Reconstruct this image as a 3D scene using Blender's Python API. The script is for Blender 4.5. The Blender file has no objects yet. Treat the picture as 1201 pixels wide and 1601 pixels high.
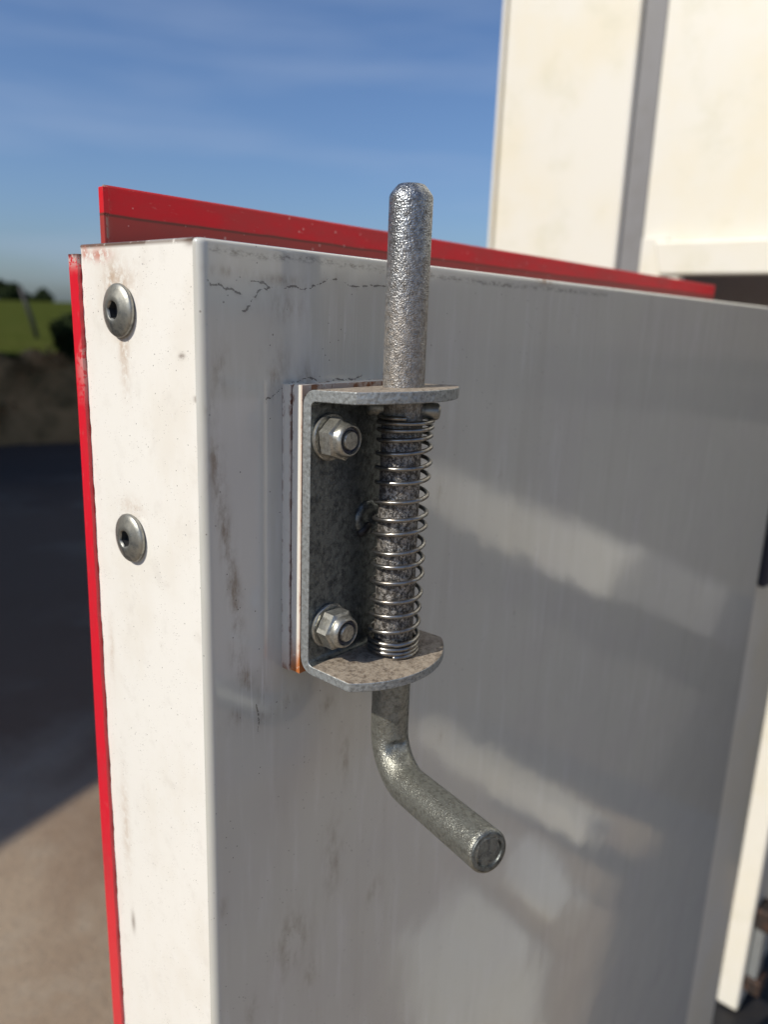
import bpy, bmesh, math, random
import numpy as np
from mathutils import Vector, Matrix
random.seed(7)
rng = np.random.default_rng(5)
C = bpy.context.scene
col = C.collection
PI = math.pi
MM = 0.001

# ------------------------------------------------------------------ camera
cam_d = bpy.data.cameras.new('camera')
cam = bpy.data.objects.new('camera', cam_d)
col.objects.link(cam)
Rm = Matrix(((0.6582136201339082, 0.16015678366802613, -0.7355981477106425),
             (-0.7519961644643581, 0.1858816838065426, -0.6324158191064945),
             (0.03544853877255169, 0.9694316913895262, 0.2427871430461945)))
cam.matrix_world = Matrix.Translation((-0.151141, -0.210, -0.022854)) @ Rm.to_4x4()
cam_d.sensor_fit = 'HORIZONTAL'
cam_d.sensor_width = 36
cam_d.lens = 36.03
cam_d.clip_start = 0.01
cam_d.clip_end = 3000
cam_d.dof.use_dof = True
cam_d.dof.focus_distance = 0.278
cam_d.dof.aperture_fstop = 11.5
C.camera = cam

# ------------------------------------------------------------------ light
SUN_AZ = math.radians(14.8)      # from -X towards +Y
SUN_EL = math.radians(40)
sd = Vector((-math.cos(SUN_EL) * math.cos(SUN_AZ), math.cos(SUN_EL) * math.sin(SUN_AZ), math.sin(SUN_EL)))
sun_d = bpy.data.lights.new('sun', 'SUN')
sun_d.energy = 4.25
sun_d.angle = math.radians(0.5)
sun_d.color = (1.0, 0.93, 0.81)
sun = bpy.data.objects.new('sun', sun_d)
sun.rotation_euler = sd.to_track_quat('Z', 'Y').to_euler()
col.objects.link(sun)
w = bpy.data.worlds.new('World')
C.world = w
w.use_nodes = True
nt = w.node_tree
nt.nodes.clear()
out = nt.nodes.new('ShaderNodeOutputWorld')
bg = nt.nodes.new('ShaderNodeBackground')
bg.inputs['Strength'].default_value = 0.09
sky = nt.nodes.new('ShaderNodeTexSky')
sky.sky_type = 'NISHITA'
sky.sun_disc = False
sky.sun_elevation = SUN_EL
sky.sun_rotation = math.atan2(sd.x, sd.y)
sky.air_density = 1.0
sky.dust_density = 1.5
sky.ozone_density = 3.0
tc = nt.nodes.new('ShaderNodeTexCoord')
mp = nt.nodes.new('ShaderNodeMapping')
mp.inputs['Rotation'].default_value = (0.15, 0.1, 0.9)
mp.inputs['Scale'].default_value = (1.2, 1.2, 9.0)
nz = nt.nodes.new('ShaderNodeTexNoise')
nz.inputs['Scale'].default_value = 1.6
nz.inputs['Detail'].default_value = 5
nz.inputs['Roughness'].default_value = 0.5
rp = nt.nodes.new('ShaderNodeValToRGB')
rp.color_ramp.elements[0].position = 0.5
rp.color_ramp.elements[0].color = (0, 0, 0, 1)
rp.color_ramp.elements[1].position = 0.85
rp.color_ramp.elements[1].color = (0.42, 0.42, 0.42, 1)
mx = nt.nodes.new('ShaderNodeMixRGB')
mx.inputs[2].default_value = (4.2, 5.2, 7.2, 1)
lk = nt.links.new
lk(tc.outputs['Generated'], mp.inputs[0]); lk(mp.outputs[0], nz.inputs[0]); lk(nz.outputs[0], rp.inputs[0])
tint = nt.nodes.new('ShaderNodeMixRGB'); tint.blend_type = 'MULTIPLY'; tint.inputs[0].default_value = 1; tint.inputs[2].default_value = (0.90, 1.04, 1.27, 1)
lk(rp.outputs[0], mx.inputs[0]); lk(sky.outputs[0], tint.inputs[1]); lk(tint.outputs[0], mx.inputs[1]); lk(mx.outputs[0], bg.inputs[0]); lk(bg.outputs[0], out.inputs[0])
C.view_settings.view_transform = 'Standard'
C.view_settings.look = 'None'
C.view_settings.exposure = 0
C.view_settings.gamma = 1
C.render.engine = 'CYCLES'

# ------------------------------------------------------------------ material helper
class Mat:
    def __init__(s, name, base=(0.5, 0.5, 0.5), rough=0.5, metal=0.0, coat=0.0, coat_rough=0.05, coord='Object', spec=None):
        s.m = bpy.data.materials.new(name); s.m.use_nodes = True
        s.t = s.m.node_tree; s.b = s.t.nodes['Principled BSDF']
        s.b.inputs['Base Color'].default_value = (*base, 1)
        s.b.inputs['Roughness'].default_value = rough
        s.b.inputs['Metallic'].default_value = metal
        s.b.inputs['Coat Weight'].default_value = coat
        s.b.inputs['Coat Roughness'].default_value = coat_rough
        if spec is not None: s.b.inputs['Specular IOR Level'].default_value = spec
        s.c = s.t.nodes.new('ShaderNodeTexCoord').outputs[coord]
        s.colr = (*base, 1)
        s.rgh = rough; s.nrm = None
    def n(s, ty, **k):
        x = s.t.nodes.new(ty)
        for a, b in k.items(): setattr(x, a, b)
        return x
    def put(s, sock, v):
        if v is None: return
        if isinstance(v, bpy.types.NodeSocket): s.t.links.new(v, sock)
        else: sock.default_value = v
    def noise(s, scale, detail=3, rough=0.5, stretch=(1, 1, 1), off=(0, 0, 0), dist=0):
        m = s.n('ShaderNodeMapping'); m.inputs['Scale'].default_value = stretch; m.inputs['Location'].default_value = off
        s.t.links.new(s.c, m.inputs[0])
        x = s.n('ShaderNodeTexNoise'); x.inputs['Scale'].default_value = scale; x.inputs['Detail'].default_value = detail
        x.inputs['Roughness'].default_value = rough; x.inputs['Distortion'].default_value = dist
        s.t.links.new(m.outputs[0], x.inputs[0]); return x.outputs[0]
    def voro(s, scale, feature='F1', out='Distance', off=(0, 0, 0), rand=1):
        m = s.n('ShaderNodeMapping'); m.inputs['Location'].default_value = off
        s.t.links.new(s.c, m.inputs[0])
        x = s.n('ShaderNodeTexVoronoi', feature=feature); x.inputs['Scale'].default_value = scale
        x.inputs['Randomness'].default_value = rand
        s.t.links.new(m.outputs[0], x.inputs[0]); return x.outputs[out]
    def ramp(s, v, a, b, lo=0.0, hi=1.0):
        x = s.n('ShaderNodeMapRange', interpolation_type='SMOOTHSTEP')
        s.put(x.inputs[0], v)
        x.inputs[1].default_value = a; x.inputs[2].default_value = b
        x.inputs[3].default_value = lo; x.inputs[4].default_value = hi
        return x.outputs[0]
    def math(s, op, a, b=None, clamp=False):
        x = s.n('ShaderNodeMath', operation=op); x.use_clamp = clamp
        s.put(x.inputs[0], a); s.put(x.inputs[1], b); return x.outputs[0]
    def mix(s, fac, c, mode='MIX'):
        x = s.n('ShaderNodeMixRGB', blend_type=mode)
        s.put(x.inputs[0], fac); s.put(x.inputs[1], s.colr); s.put(x.inputs[2], (*c, 1) if isinstance(c, tuple) else c)
        s.colr = x.outputs[0]; return s
    def rmix(s, fac, v):
        x = s.n('ShaderNodeMix'); s.put(x.inputs[0], fac); s.put(x.inputs[2], s.rgh); s.put(x.inputs[3], v)
        s.rgh = x.outputs[0]; return s
    def attr(s, name):
        return s.n('ShaderNodeAttribute', attribute_name=name).outputs['Fac']
    def axis(s, i):
        x = s.n('ShaderNodeSeparateXYZ'); s.t.links.new(s.c, x.inputs[0]); return x.outputs[i]
    def bump(s, h, dist, strength=1.0):
        x = s.n('ShaderNodeBump'); x.inputs['Distance'].default_value = dist; x.inputs['Strength'].default_value = strength
        s.put(x.inputs['Height'], h)
        if s.nrm is not None: s.t.links.new(s.nrm, x.inputs['Normal'])
        s.nrm = x.outputs[0]; return s
    def done(s):
        s.put(s.b.inputs['Base Color'], s.colr); s.put(s.b.inputs['Roughness'], s.rgh)
        if s.nrm is not None:
            s.t.links.new(s.nrm, s.b.inputs['Normal'])
            s.t.links.new(s.nrm, s.b.inputs['Coat Normal'])
        return s.m

# ------------------------------------------------------------------ materials
def mk_panel():
    m = Mat('white_paint_shaded', (0.555, 0.555, 0.505), 0.45, coat=1.0, coat_rough=0.085, spec=0.25)  # same white paint as the edge face, base darkened for the shade
    m.b.inputs['Coat IOR'].default_value = 1.75
    big = m.noise(14, 4, 0.55, (1, 1, 1.6)); m.mix(m.ramp(big, 0.42, 0.68, 0, 0.35), (0.52, 0.50, 0.48))
    st = m.noise(120, 4, 0.6, (1, 1, 0.12)); m.mix(m.ramp(st, 0.5, 0.75, 0, 0.3), (0.74, 0.74, 0.74))
    st2 = m.noise(75, 5, 0.6, (1, 1, 0.07), off=(4, 4, 4)); m.mix(m.ramp(st2, 0.5, 0.72, 0, 0.17), (0.36, 0.33, 0.28))
    gh = m.attr('ghost'); m.mix(m.math('MULTIPLY', gh, 0.3), (0.78, 0.76, 0.73))
    w1 = m.noise(260, 5, 0.65); w2 = m.noise(1400, 3, 0.6)
    br = m.math('MULTIPLY', m.attr('smudge'), m.ramp(m.noise(180, 5, 0.7, (1, 1, 0.35)), 0.38, 0.72)); m.mix(m.math('MULTIPLY', br, 0.85), (0.22, 0.17, 0.125))
    # hairline cracks: distance to polyline (mm) broken up by noise
    d = m.attr('crack')
    thr = m.ramp(w1, 0.36, 0.72, 0.10, 0.5)
    wob = m.math('ADD', d, m.math('MULTIPLY', m.math('SUBTRACT', w2, 0.5), 0.5))
    ck = m.math('LESS_THAN', wob, thr)
    m.mix(m.math('MULTIPLY', ck, 0.9), (0.05, 0.045, 0.045))
    halo = m.ramp(d, 0.0, 2.2, 1, 0); m.mix(m.math('MULTIPLY', m.math('MULTIPLY', halo, m.ramp(w1, 0.4, 0.7)), 0.4), (0.3, 0.28, 0.26))
    g = m.attr('grime')
    gg = m.math('MULTIPLY', m.ramp(g, 0, 2.0, 1, 0), m.ramp(m.noise(500, 5, 0.75, (0.5, 1, 1)), 0.42, 0.66))
    m.mix(m.math('MULTIPLY', gg, 0.85), (0.13, 0.12, 0.11))
    # fine dark specks
    sp = m.math('LESS_THAN', m.voro(330), 0.085); spm = m.math('MULTIPLY', sp, m.ramp(m.noise(60, 2), 0.5, 0.56)); m.mix(m.math('MULTIPLY', spm, 0.8), (0.06, 0.055, 0.05))
    sp = m.math('LESS_THAN', m.voro(110, off=(3, 1, 2)), 0.04); m.mix(m.math('MULTIPLY', sp, 0.7), (0.12, 0.1, 0.09))
    sc = m.noise(900, 2, 0.5, (1, 1, 0.03)); m.mix(m.math('MULTIPLY', m.attr('scratch'), m.ramp(sc, 0.56, 0.66, 0, 0.5)), (0.8, 0.8, 0.8))
    # rust spot on the bent top edge
    m.mix(m.math('MULTIPLY', m.attr('rust'), m.ramp(w1, 0.4, 0.5)), (0.2, 0.08, 0.03))
    m.rmix(m.ramp(big, 0.4, 0.7), 0.55)
    m.bump(m.noise(11, 3, 0.5), 0.0018, 0.35).bump(m.noise(28, 3, 0.55, off=(3, 3, 3)), 0.0004, 0.4).bump(m.noise(60, 3, 0.5), 0.0001, 0.3).bump(w2, 0.00002, 0.5)
    return m.done()
def mk_face():
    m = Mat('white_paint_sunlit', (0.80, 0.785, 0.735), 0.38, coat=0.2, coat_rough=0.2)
    big = m.noise(30, 5, 0.6, (1, 1, 0.7)); m.mix(m.ramp(big, 0.45, 0.72, 0, 0.5), (0.72, 0.68, 0.60))
    g = m.noise(90, 5, 0.65, off=(1, 2, 3)); m.mix(m.ramp(g, 0.52, 0.78, 0, 0.35), (0.58, 0.55, 0.50))
    fs = m.noise(2200, 3, 0.7); m.mix(m.ramp(fs, 0.6, 0.74, 0, 0.35), (0.5, 0.46, 0.4))
    lines = m.noise(200, 3, 0.6, (1, 3, 0.35), dist=1.5); m.mix(m.ramp(lines, 0.6, 0.78, 0, 0.4), (0.85, 0.84, 0.82))
    stain = m.attr('smudge'); w1 = m.noise(320, 5, 0.7)
    m.mix(m.math('MULTIPLY', m.math('MULTIPLY', stain, m.ramp(w1, 0.3, 0.62)), 0.75), (0.42, 0.28, 0.17))
    sp = m.math('LESS_THAN', m.voro(900), 0.13); spm = m.math('MULTIPLY', sp, m.ramp(m.noise(120, 3), 0.47, 0.56)); m.mix(m.math('MULTIPLY', spm, 0.75), (0.16, 0.13, 0.1))
    sp = m.math('LESS_THAN', m.voro(230, off=(5, 1, 2)), 0.055); m.mix(m.math('MULTIPLY', sp, 0.8), (0.1, 0.08, 0.07))
    r = m.math('MULTIPLY', m.attr('rust'), m.ramp(m.noise(420, 5, 0.7), 0.28, 0.42)); m.mix(m.math('MULTIPLY', r, 0.95), (0.1, 0.055, 0.035))
    r2 = m.math('MULTIPLY', m.attr('redpaint'), m.ramp(m.noise(300, 4, 0.7), 0.42, 0.5)); m.mix(m.math('MULTIPLY', r2, 0.8), (0.5, 0.14, 0.08))
    m.bump(m.noise(300, 5, 0.6), 0.00008, 0.6).bump(big, 0.0006, 0.3)
    return m.done()
def mk_red():
    m = Mat('red_paint', (0.66, 0.012, 0.028), 0.35, coat=0.3, coat_rough=0.15)
    n_ = m.noise(60, 5, 0.65, (1, 1, 0.4)); m.mix(m.ramp(n_, 0.45, 0.72, 0, 0.5), (0.48, 0.03, 0.04)); m.mix(m.ramp(m.noise(700, 5, 0.75, (1, 1, 0.25)), 0.6, 0.7, 0, 0.3), (0.6, 0.3, 0.27))
    ch = m.noise(420, 4, 0.7); m.mix(m.math('MULTIPLY', m.attr('chip'), m.ramp(ch, 0.42, 0.5)), (0.6, 0.55, 0.5))
    m.mix(m.math('MULTIPLY', m.attr('rust'), m.ramp(m.noise(500, 4, 0.7, off=(2, 2, 2)), 0.4, 0.5)), (0.06, 0.035, 0.03))
    m.bump(m.noise(200, 3), 0.0002, 0.4)
    return m.done()
def mk_redlip():
    m = Mat('red_paint_dusty', (0.60, 0.012, 0.022), 0.5, coat=0.0, spec=0.25)
    n_ = m.noise(45, 5, 0.65, (0.4, 1, 1)); m.mix(m.ramp(n_, 0.40, 0.66, 0, 0.55), (0.36, 0.045, 0.045)); m.mix(m.ramp(m.noise(500, 5, 0.75, (0.3, 1, 1)), 0.6, 0.72, 0, 0.35), (0.55, 0.3, 0.27))
    z = m.axis(2)
    zz = m.math('ADD', z, m.math('MULTIPLY', m.noise(40, 2), 0.0012))
    band = m.ramp(zz, 0.0128, 0.0140, 1, 0); m.mix(m.math('MULTIPLY', band, 0.75), (0.24, 0.055, 0.045))
    ln = m.math('MULTIPLY', m.ramp(zz, 0.0122, 0.0130), m.ramp(zz, 0.0132, 0.0140, 1, 0)); m.mix(m.math('MULTIPLY', ln, 0.8), (0.09, 0.04, 0.03))
    sp = m.math('LESS_THAN', m.voro(170), 0.1); m.mix(m.math('MULTIPLY', sp, 0.35), (0.75, 0.6, 0.55))
    m.mix(m.math('MULTIPLY', m.attr('rust'), m.ramp(m.noise(380, 4, 0.7), 0.36, 0.5)), (0.3, 0.24, 0.2))
    m.bump(n_, 0.0006, 0.4)
    return m.done()
def zinc(name, base, rough, blot, blotcol, bs=350, bd=0.00012, grime=None, metal=0.85, bstr=0.7, sparkle=0.0, coarse=700, dark=False):
    m = Mat(name, base, rough, metal)
    a = m.noise(bs, 6, 0.7); m.mix(m.ramp(a, 0.4, 0.68, 0, blot), blotcol)
    b = m.noise(1500, 4, 0.7, off=(1, 5, 2)); m.mix(m.ramp(b, 0.5, 0.75, 0, 0.35), (0.5, 0.5, 0.47))
    if grime is not None:
        gcol, lo, hi, amt = grime
        z = m.math('ADD', m.axis(2), m.math('MULTIPLY', m.math('SUBTRACT', m.noise(110, 4, 0.6), 0.5), 0.05))
        gm = m.math('MULTIPLY', m.ramp(z, lo, hi, 1, 0), m.ramp(m.noise(800, 4, 0.7, off=(4, 4, 4)), 0.3, 0.6, 0.35, 1)); m.mix(m.math('MULTIPLY', gm, amt), gcol)
        m.rmix(gm, min(1, rough + 0.2)); m.t.links.new(m.math('SUBTRACT', metal, m.math('MULTIPLY', gm, metal * 0.45)), m.b.inputs['Metallic'])
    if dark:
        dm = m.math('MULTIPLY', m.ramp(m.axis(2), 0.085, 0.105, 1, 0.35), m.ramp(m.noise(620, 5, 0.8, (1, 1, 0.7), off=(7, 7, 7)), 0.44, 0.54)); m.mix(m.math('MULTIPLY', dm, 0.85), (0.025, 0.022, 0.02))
    m.rmix(m.ramp(a, 0.45, 0.7), rough + 0.15)
    if sparkle: m.bump(m.voro(coarse, 'SMOOTH_F1'), bd * 2.2, sparkle)
    m.bump(m.noise(coarse * 1.1, 4, 0.65), bd, bstr)
    return m.done()
M = {}
M['panel'] = mk_panel()
M['face'] = mk_face()
M['red'] = mk_red()
M['redlip'] = mk_redlip()
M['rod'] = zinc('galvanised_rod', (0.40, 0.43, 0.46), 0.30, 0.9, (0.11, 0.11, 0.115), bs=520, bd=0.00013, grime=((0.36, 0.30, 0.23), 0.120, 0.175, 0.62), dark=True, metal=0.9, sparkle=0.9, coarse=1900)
M['handle'] = zinc('galvanised_handle', (0.30, 0.305, 0.27), 0.36, 0.75, (0.10, 0.095, 0.08), bs=500, bd=0.00013, metal=0.75, sparkle=0.8, coarse=2200)
M['bracket'] = zinc('galvanised_plate', (0.18, 0.20, 0.20), 0.40, 0.8, (0.035, 0.038, 0.04), bs=330, bd=0.0002, metal=0.8, sparkle=0.4, coarse=700)  # bracket steel, base darkened to deepen the shaded web
M['bracket_edge'] = zinc('galvanised_sunlit_edge', (0.36, 0.385, 0.39), 0.40, 0.7, (0.13, 0.13, 0.125), bs=700, bd=0.00022, metal=0.5, sparkle=0.6, coarse=650)  # cut edge; the sun on it is put into the lighter base
M['flange'] = zinc('dusty_galvanised_plate', (0.38, 0.32, 0.25), 0.6, 0.95, (0.12, 0.09, 0.065), bs=480, bd=0.0003, metal=0.2, sparkle=0.3)
M['wire'] = zinc('spring_wire', (0.30, 0.30, 0.29), 0.28, 0.9, (0.2, 0.17, 0.14), bs=500, bd=0.00003, metal=0.95)
M['nut'] = zinc('plated_nut', (0.46, 0.455, 0.41), 0.34, 0.7, (0.13, 0.125, 0.11), bs=650, bd=0.00008, metal=0.8)
M['bolt'] = zinc('weathered_bolt', (0.38, 0.375, 0.33), 0.42, 0.95, (0.12, 0.13, 0.135), bs=190, bd=0.00006, metal=0.8)
def simple(name, c, r, metal=0, ns=50, c2=None, amt=0.5, bd=0.0):
    m = Mat(name, c, r, metal, spec=0.05 if r > 0.85 or 'leaves' in name else None)
    if c2: m.mix(m.ramp(m.noise(ns, 5, 0.65), 0.4, 0.7, 0, amt), c2)
    if bd: m.bump(m.noise(ns * 3, 4), bd, 0.6)
    return m.done()
M['socket'] = simple('shaded_socket', (0.045, 0.05, 0.055), 0.4, metal=0.3, ns=300, c2=(0.1, 0.09, 0.08))  # near-black colour stands for the shade inside the bolt sockets
M['rusty'] = simple('rusty_hinge', (0.02, 0.016, 0.014), 0.7, ns=60, c2=(0.14, 0.06, 0.03))
M['strip'] = simple('grey_strip', (0.20, 0.20, 0.205), 0.5, ns=30, c2=(0.17, 0.165, 0.16))
M['nylon'] = simple('black_nylon', (0.02, 0.025, 0.045), 0.35)
M['black'] = simple('black_rubber', (0.012, 0.012, 0.014), 0.6, c2=(0.03, 0.025, 0.02), ns=40)
def mk_packer():
    m = Mat('packer_paint', (0.70, 0.675, 0.60), 0.4)
    e = m.math('MULTIPLY', m.attr('rust'), m.ramp(m.noise(260, 5, 0.7, (1, 1, 0.6)), 0.5, 0.6)); m.mix(m.math('MULTIPLY', e, 0.95), (0.16, 0.06, 0.03))
    m.mix(m.ramp(m.noise(300, 5, 0.7), 0.58, 0.72, 0, 0.5), (0.45, 0.38, 0.32))
    m.mix(m.math('MULTIPLY', m.attr('orange'), m.ramp(m.noise(450, 4, 0.7), 0.28, 0.45)), (0.42, 0.13, 0.03))
    return m.done()
M['packer'] = mk_packer()
M['rustgap'] = simple('rusty_joint', (0.1, 0.03, 0.02), 0.8, ns=300, c2=(0.25, 0.2, 0.19), amt=0.9)
def mk_body():
    m = Mat('aged_white_body', (0.74, 0.72, 0.645), 0.35, coat=0.2)
    m.mix(m.ramp(m.noise(4, 5, 0.6), 0.4, 0.7, 0, 0.7), (0.74, 0.68, 0.52))
    m.mix(m.ramp(m.noise(12, 5, 0.65, off=(3, 3, 3)), 0.5, 0.72, 0, 0.4), (0.60, 0.58, 0.44))
    return m.done()
M['body'] = mk_body()
M['under'] = simple('chassis_brown', (0.30, 0.25, 0.22), 0.7, ns=8, c2=(0.2, 0.17, 0.14))
M['under_dark'] = simple('chassis_grey', (0.05, 0.05, 0.05), 0.7, ns=6, c2=(0.09, 0.085, 0.08))
M['navy'] = simple('navy_opening', (0.006, 0.012, 0.03), 0.4)
def mk_ground():
    m = Mat('yard_concrete', (0.36, 0.285, 0.205), 0.9, spec=0.05)
    m.mix(m.ramp(m.noise(0.9, 6, 0.65), 0.4, 0.7, 0, 0.6), (0.20, 0.145, 0.10))
    m.mix(m.ramp(m.noise(9, 6, 0.7), 0.45, 0.7, 0, 0.5), (0.36, 0.31, 0.24))
    m.mix(m.ramp(m.noise(60, 4, 0.7), 0.52, 0.7, 0, 0.4), (0.14, 0.12, 0.1))
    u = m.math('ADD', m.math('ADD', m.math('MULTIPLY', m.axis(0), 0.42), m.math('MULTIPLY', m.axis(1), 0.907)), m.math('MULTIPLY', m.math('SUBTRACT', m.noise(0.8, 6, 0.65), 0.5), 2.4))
    m.mix(m.math('MULTIPLY', m.ramp(u, 1.5, 2.3), m.ramp(m.noise(1.3, 5, 0.6, off=(9, 9, 9)), 0.3, 0.5, 0.55, 0.85)), (0.15, 0.088, 0.055))  # mud brown; also darkens the yard where shade falls
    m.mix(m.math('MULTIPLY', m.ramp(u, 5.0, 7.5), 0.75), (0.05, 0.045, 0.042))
    m.bump(m.noise(60, 6, 0.7), 0.01, 0.5)
    return m.done()
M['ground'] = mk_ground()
def mk_grass():
    m = Mat('pasture', (0.052, 0.066, 0.015), 0.95, spec=0.0)
    m.mix(m.ramp(m.noise(0.3, 6, 0.65), 0.4, 0.7, 0, 0.7), (0.075, 0.078, 0.022))
    m.mix(m.ramp(m.noise(2.2, 5, 0.7), 0.45, 0.7, 0, 0.5), (0.045, 0.06, 0.01))
    m.bump(m.noise(6, 5), 0.1, 0.6)
    return m.done()
M['grass'] = mk_grass()
M['bank'] = simple('earth_bank', (0.40, 0.23, 0.10), 0.95, ns=2.5, c2=(0.07, 0.06, 0.025), amt=0.9, bd=0.05)
M['leaf'] = simple('dark_leaves', (0.035, 0.05, 0.02), 0.7, ns=3, c2=(0.02, 0.03, 0.015))
M['leafbrown'] = simple('autumn_leaves', (0.36, 0.22, 0.10), 0.9, ns=3, c2=(0.05, 0.05, 0.02), amt=0.8)
M['bark'] = simple('bark', (0.08, 0.06, 0.045), 0.9, ns=20, c2=(0.05, 0.04, 0.03))
M['barnwall'] = simple('barn_cladding', (0.10, 0.11, 0.10), 0.8, ns=2, c2=(0.07, 0.075, 0.07))
M['barnroof'] = simple('barn_sheeting', (0.16, 0.16, 0.16), 0.7, ns=2, c2=(0.1, 0.1, 0.09))

# ------------------------------------------------------------------ object helpers (all coordinates in mm)
def tag(o, label=None, cat=None, group=None, kind=None):
    for k, v in (('label', label), ('category', cat), ('group', group), ('kind', kind)):
        if v: o[k] = v
    return o
def thing(name, loc, label, cat, group=None):
    o = bpy.data.objects.new(name, None); o.empty_display_size = 0.01
    o.location = Vector(loc) * MM; col.objects.link(o)
    return tag(o, label, cat, group)
def wloc(o):
    v = Vector((0, 0, 0))
    while o is not None: v += o.location; o = o.parent
    return v
def mesh(name, V, F, mat, parent=None, smooth=False, attrs=None, angle=None, mats=None, fm=None):
    off = wloc(parent) if parent else Vector((0, 0, 0))
    V = np.asarray(V, dtype=float) * MM - np.array(off)
    me = bpy.data.meshes.new(name)
    me.from_pydata([tuple(v) for v in V], [], [tuple(f) for f in F])
    me.materials.append(mat)
    if mats:
        for x in mats: me.materials.append(x)
    if fm is not None: me.polygons.foreach_set('material_index', np.asarray(fm, dtype=np.int32))
    if attrs:
        for k, a in attrs.items():
            at = me.attributes.new(k, 'FLOAT', 'POINT'); at.data.foreach_set('value', np.asarray(a, dtype=np.float32))
    if smooth: me.polygons.foreach_set('use_smooth', [True] * len(me.polygons))
    me.update()
    bm = bmesh.new(); bm.from_mesh(me); bmesh.ops.recalc_face_normals(bm, faces=bm.faces); 
    if angle is not None:
        for e in bm.edges:
            if len(e.link_faces) == 2 and e.calc_face_angle(0) > math.radians(angle): e.smooth = False
    bm.to_mesh(me); bm.free()
    o = bpy.data.objects.new(name, me); col.objects.link(o)
    if parent: o.parent = parent
    return o
class MB:
    def __init__(s): s.V = []; s.F = []
    def add(s, V, F):
        n = len(s.V); s.V += [tuple(v) for v in V]; s.F += [tuple(i + n for i in f) for f in F]; return s
    def box(s, a, b):
        x0, y0, z0 = a; x1, y1, z1 = b
        V = [(x0, y0, z0), (x1, y0, z0), (x1, y1, z0), (x0, y1, z0), (x0, y0, z1), (x1, y0, z1), (x1, y1, z1), (x0, y1, z1)]
        return s.add(V, [(0, 3, 2, 1), (4, 5, 6, 7), (0, 1, 5, 4), (1, 2, 6, 5), (2, 3, 7, 6), (3, 0, 4, 7)])
    def lathe(s, prof, origin, axis, n=48, closed=True):
        # prof: list of (r, h[, fn(theta)->scale]) along axis
        ax = Vector(axis).normalized(); u = ax.orthogonal().normalized(); v = ax.cross(u)
        if abs(ax.z) < 0.9:
            v = Vector((0, 0, 1)); v = (v - ax * v.dot(ax)).normalized(); u = v.cross(ax)
        o = Vector(origin); V = []; F = []
        for p in prof:
            for k in range(n):
                t = 2 * PI * k / n; r = p[0] * (p[2](t) if len(p) > 2 and p[2] else 1)
                V.append(o + ax * p[1] + (u * math.cos(t) + v * math.sin(t)) * r)
        for i in range(len(prof) - 1):
            for k in range(n):
                F.append((i * n + k, i * n + (k + 1) % n, (i + 1) * n + (k + 1) % n, (i + 1) * n + k))
        if closed:
            F.append(tuple(range(n))); F.append(tuple((len(prof) - 1) * n + k for k in range(n)))
        return s.add(V, F)
    def tube(s, pts, r, n=10, cap=True):
        P = [Vector(p) for p in pts]; V = []; F = []
        up = None
        for i, p in enumerate(P):
            t = (P[min(i + 1, len(P) - 1)] - P[max(i - 1, 0)]).normalized()
            if up is None: up = t.orthogonal().normalized()
            up = (up - t * up.dot(t)).normalized(); b = t.cross(up)
            rr = r[i] if hasattr(r, '__len__') else r
            for k in range(n):
                a = 2 * PI * k / n; V.append(p + (up * math.cos(a) + b * math.sin(a)) * rr)
        for i in range(len(P) - 1):
            for k in range(n): F.append((i * n + k, i * n + (k + 1) % n, (i + 1) * n + (k + 1) % n, (i + 1) * n + k))
        if cap: F.append(tuple(range(n))); F.append(tuple((len(P) - 1) * n + k for k in range(n)))
        return s.add(V, F)
    def build(s, name, mat, parent=None, **k): return mesh(name, s.V, s.F, mat, parent, **k)
def bevel(o, w, seg=2):
    b = o.modifiers.new('bevel', 'BEVEL'); b.width = w * MM; b.segments = seg; b.limit_method = 'ANGLE'; b.angle_limit = math.radians(40)
    for p in o.data.polygons: p.use_smooth = True
    b.harden_normals = True
    return o

# ------------------------------------------------------------------ setting: ground, field, bank
GZ = -1450.0
n = 60
V = []; F = []
def sheet(name, xs, ys, zf, mat, label_kind='structure'):
    V = [(x, y, zf(x, y)) for y in ys for x in xs]; nx = len(xs)
    F = [(j * nx + i, j * nx + i + 1, (j + 1) * nx + i + 1, (j + 1) * nx + i) for j in range(len(ys) - 1) for i in range(nx - 1)]
    o = mesh(name, V, F, mat, smooth=True); o['kind'] = label_kind; return o
lin = lambda a, b, k: list(np.linspace(a, b, k))
sheet('ground', [-900000, -100000, -10000, 0, 10000, 100000, 900000], [-900000, -100000, -10000, 0, 10000, 100000, 900000], lambda x, y: GZ, M['ground'])
# field: begins at the bank behind the yard; u = distance along the view diagonal
DU = np.array([0.42, 0.907]); DW = np.array([0.907, -0.42])
def field_z(u, wv):
    r = (u - 9300)
    if r < 0: return GZ
    z = -560 + 1150 * (1 - math.exp(-r / 60000.0)) + (u - 9300) * 0.0025 
    if u > 160000: z -= (u - 160000) * 0.03
    return z + 60 * math.sin(wv / 9000.0) * min(1, r / 8000) 
us = [9300, 9800, 10500, 12000, 15000, 20000, 28000, 40000, 60000, 90000, 120000, 160000, 200000, 260000]
ws = [-250000, -120000, -60000, -30000, -15000, -8000, -4000, 0, 4000, 8000, 15000, 30000, 60000, 120000, 250000]
V = [(*(DU * u + DW * q), field_z(u, q)) for u in us for q in ws]; nx = len(ws)
F = [(j * nx + i, j * nx + i + 1, (j + 1) * nx + i + 1, (j + 1) * nx + i) for j in range(len(us) - 1) for i in range(nx - 1)]
o = mesh('field', V, F, M['grass'], smooth=True); o['kind'] = 'structure'
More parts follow.
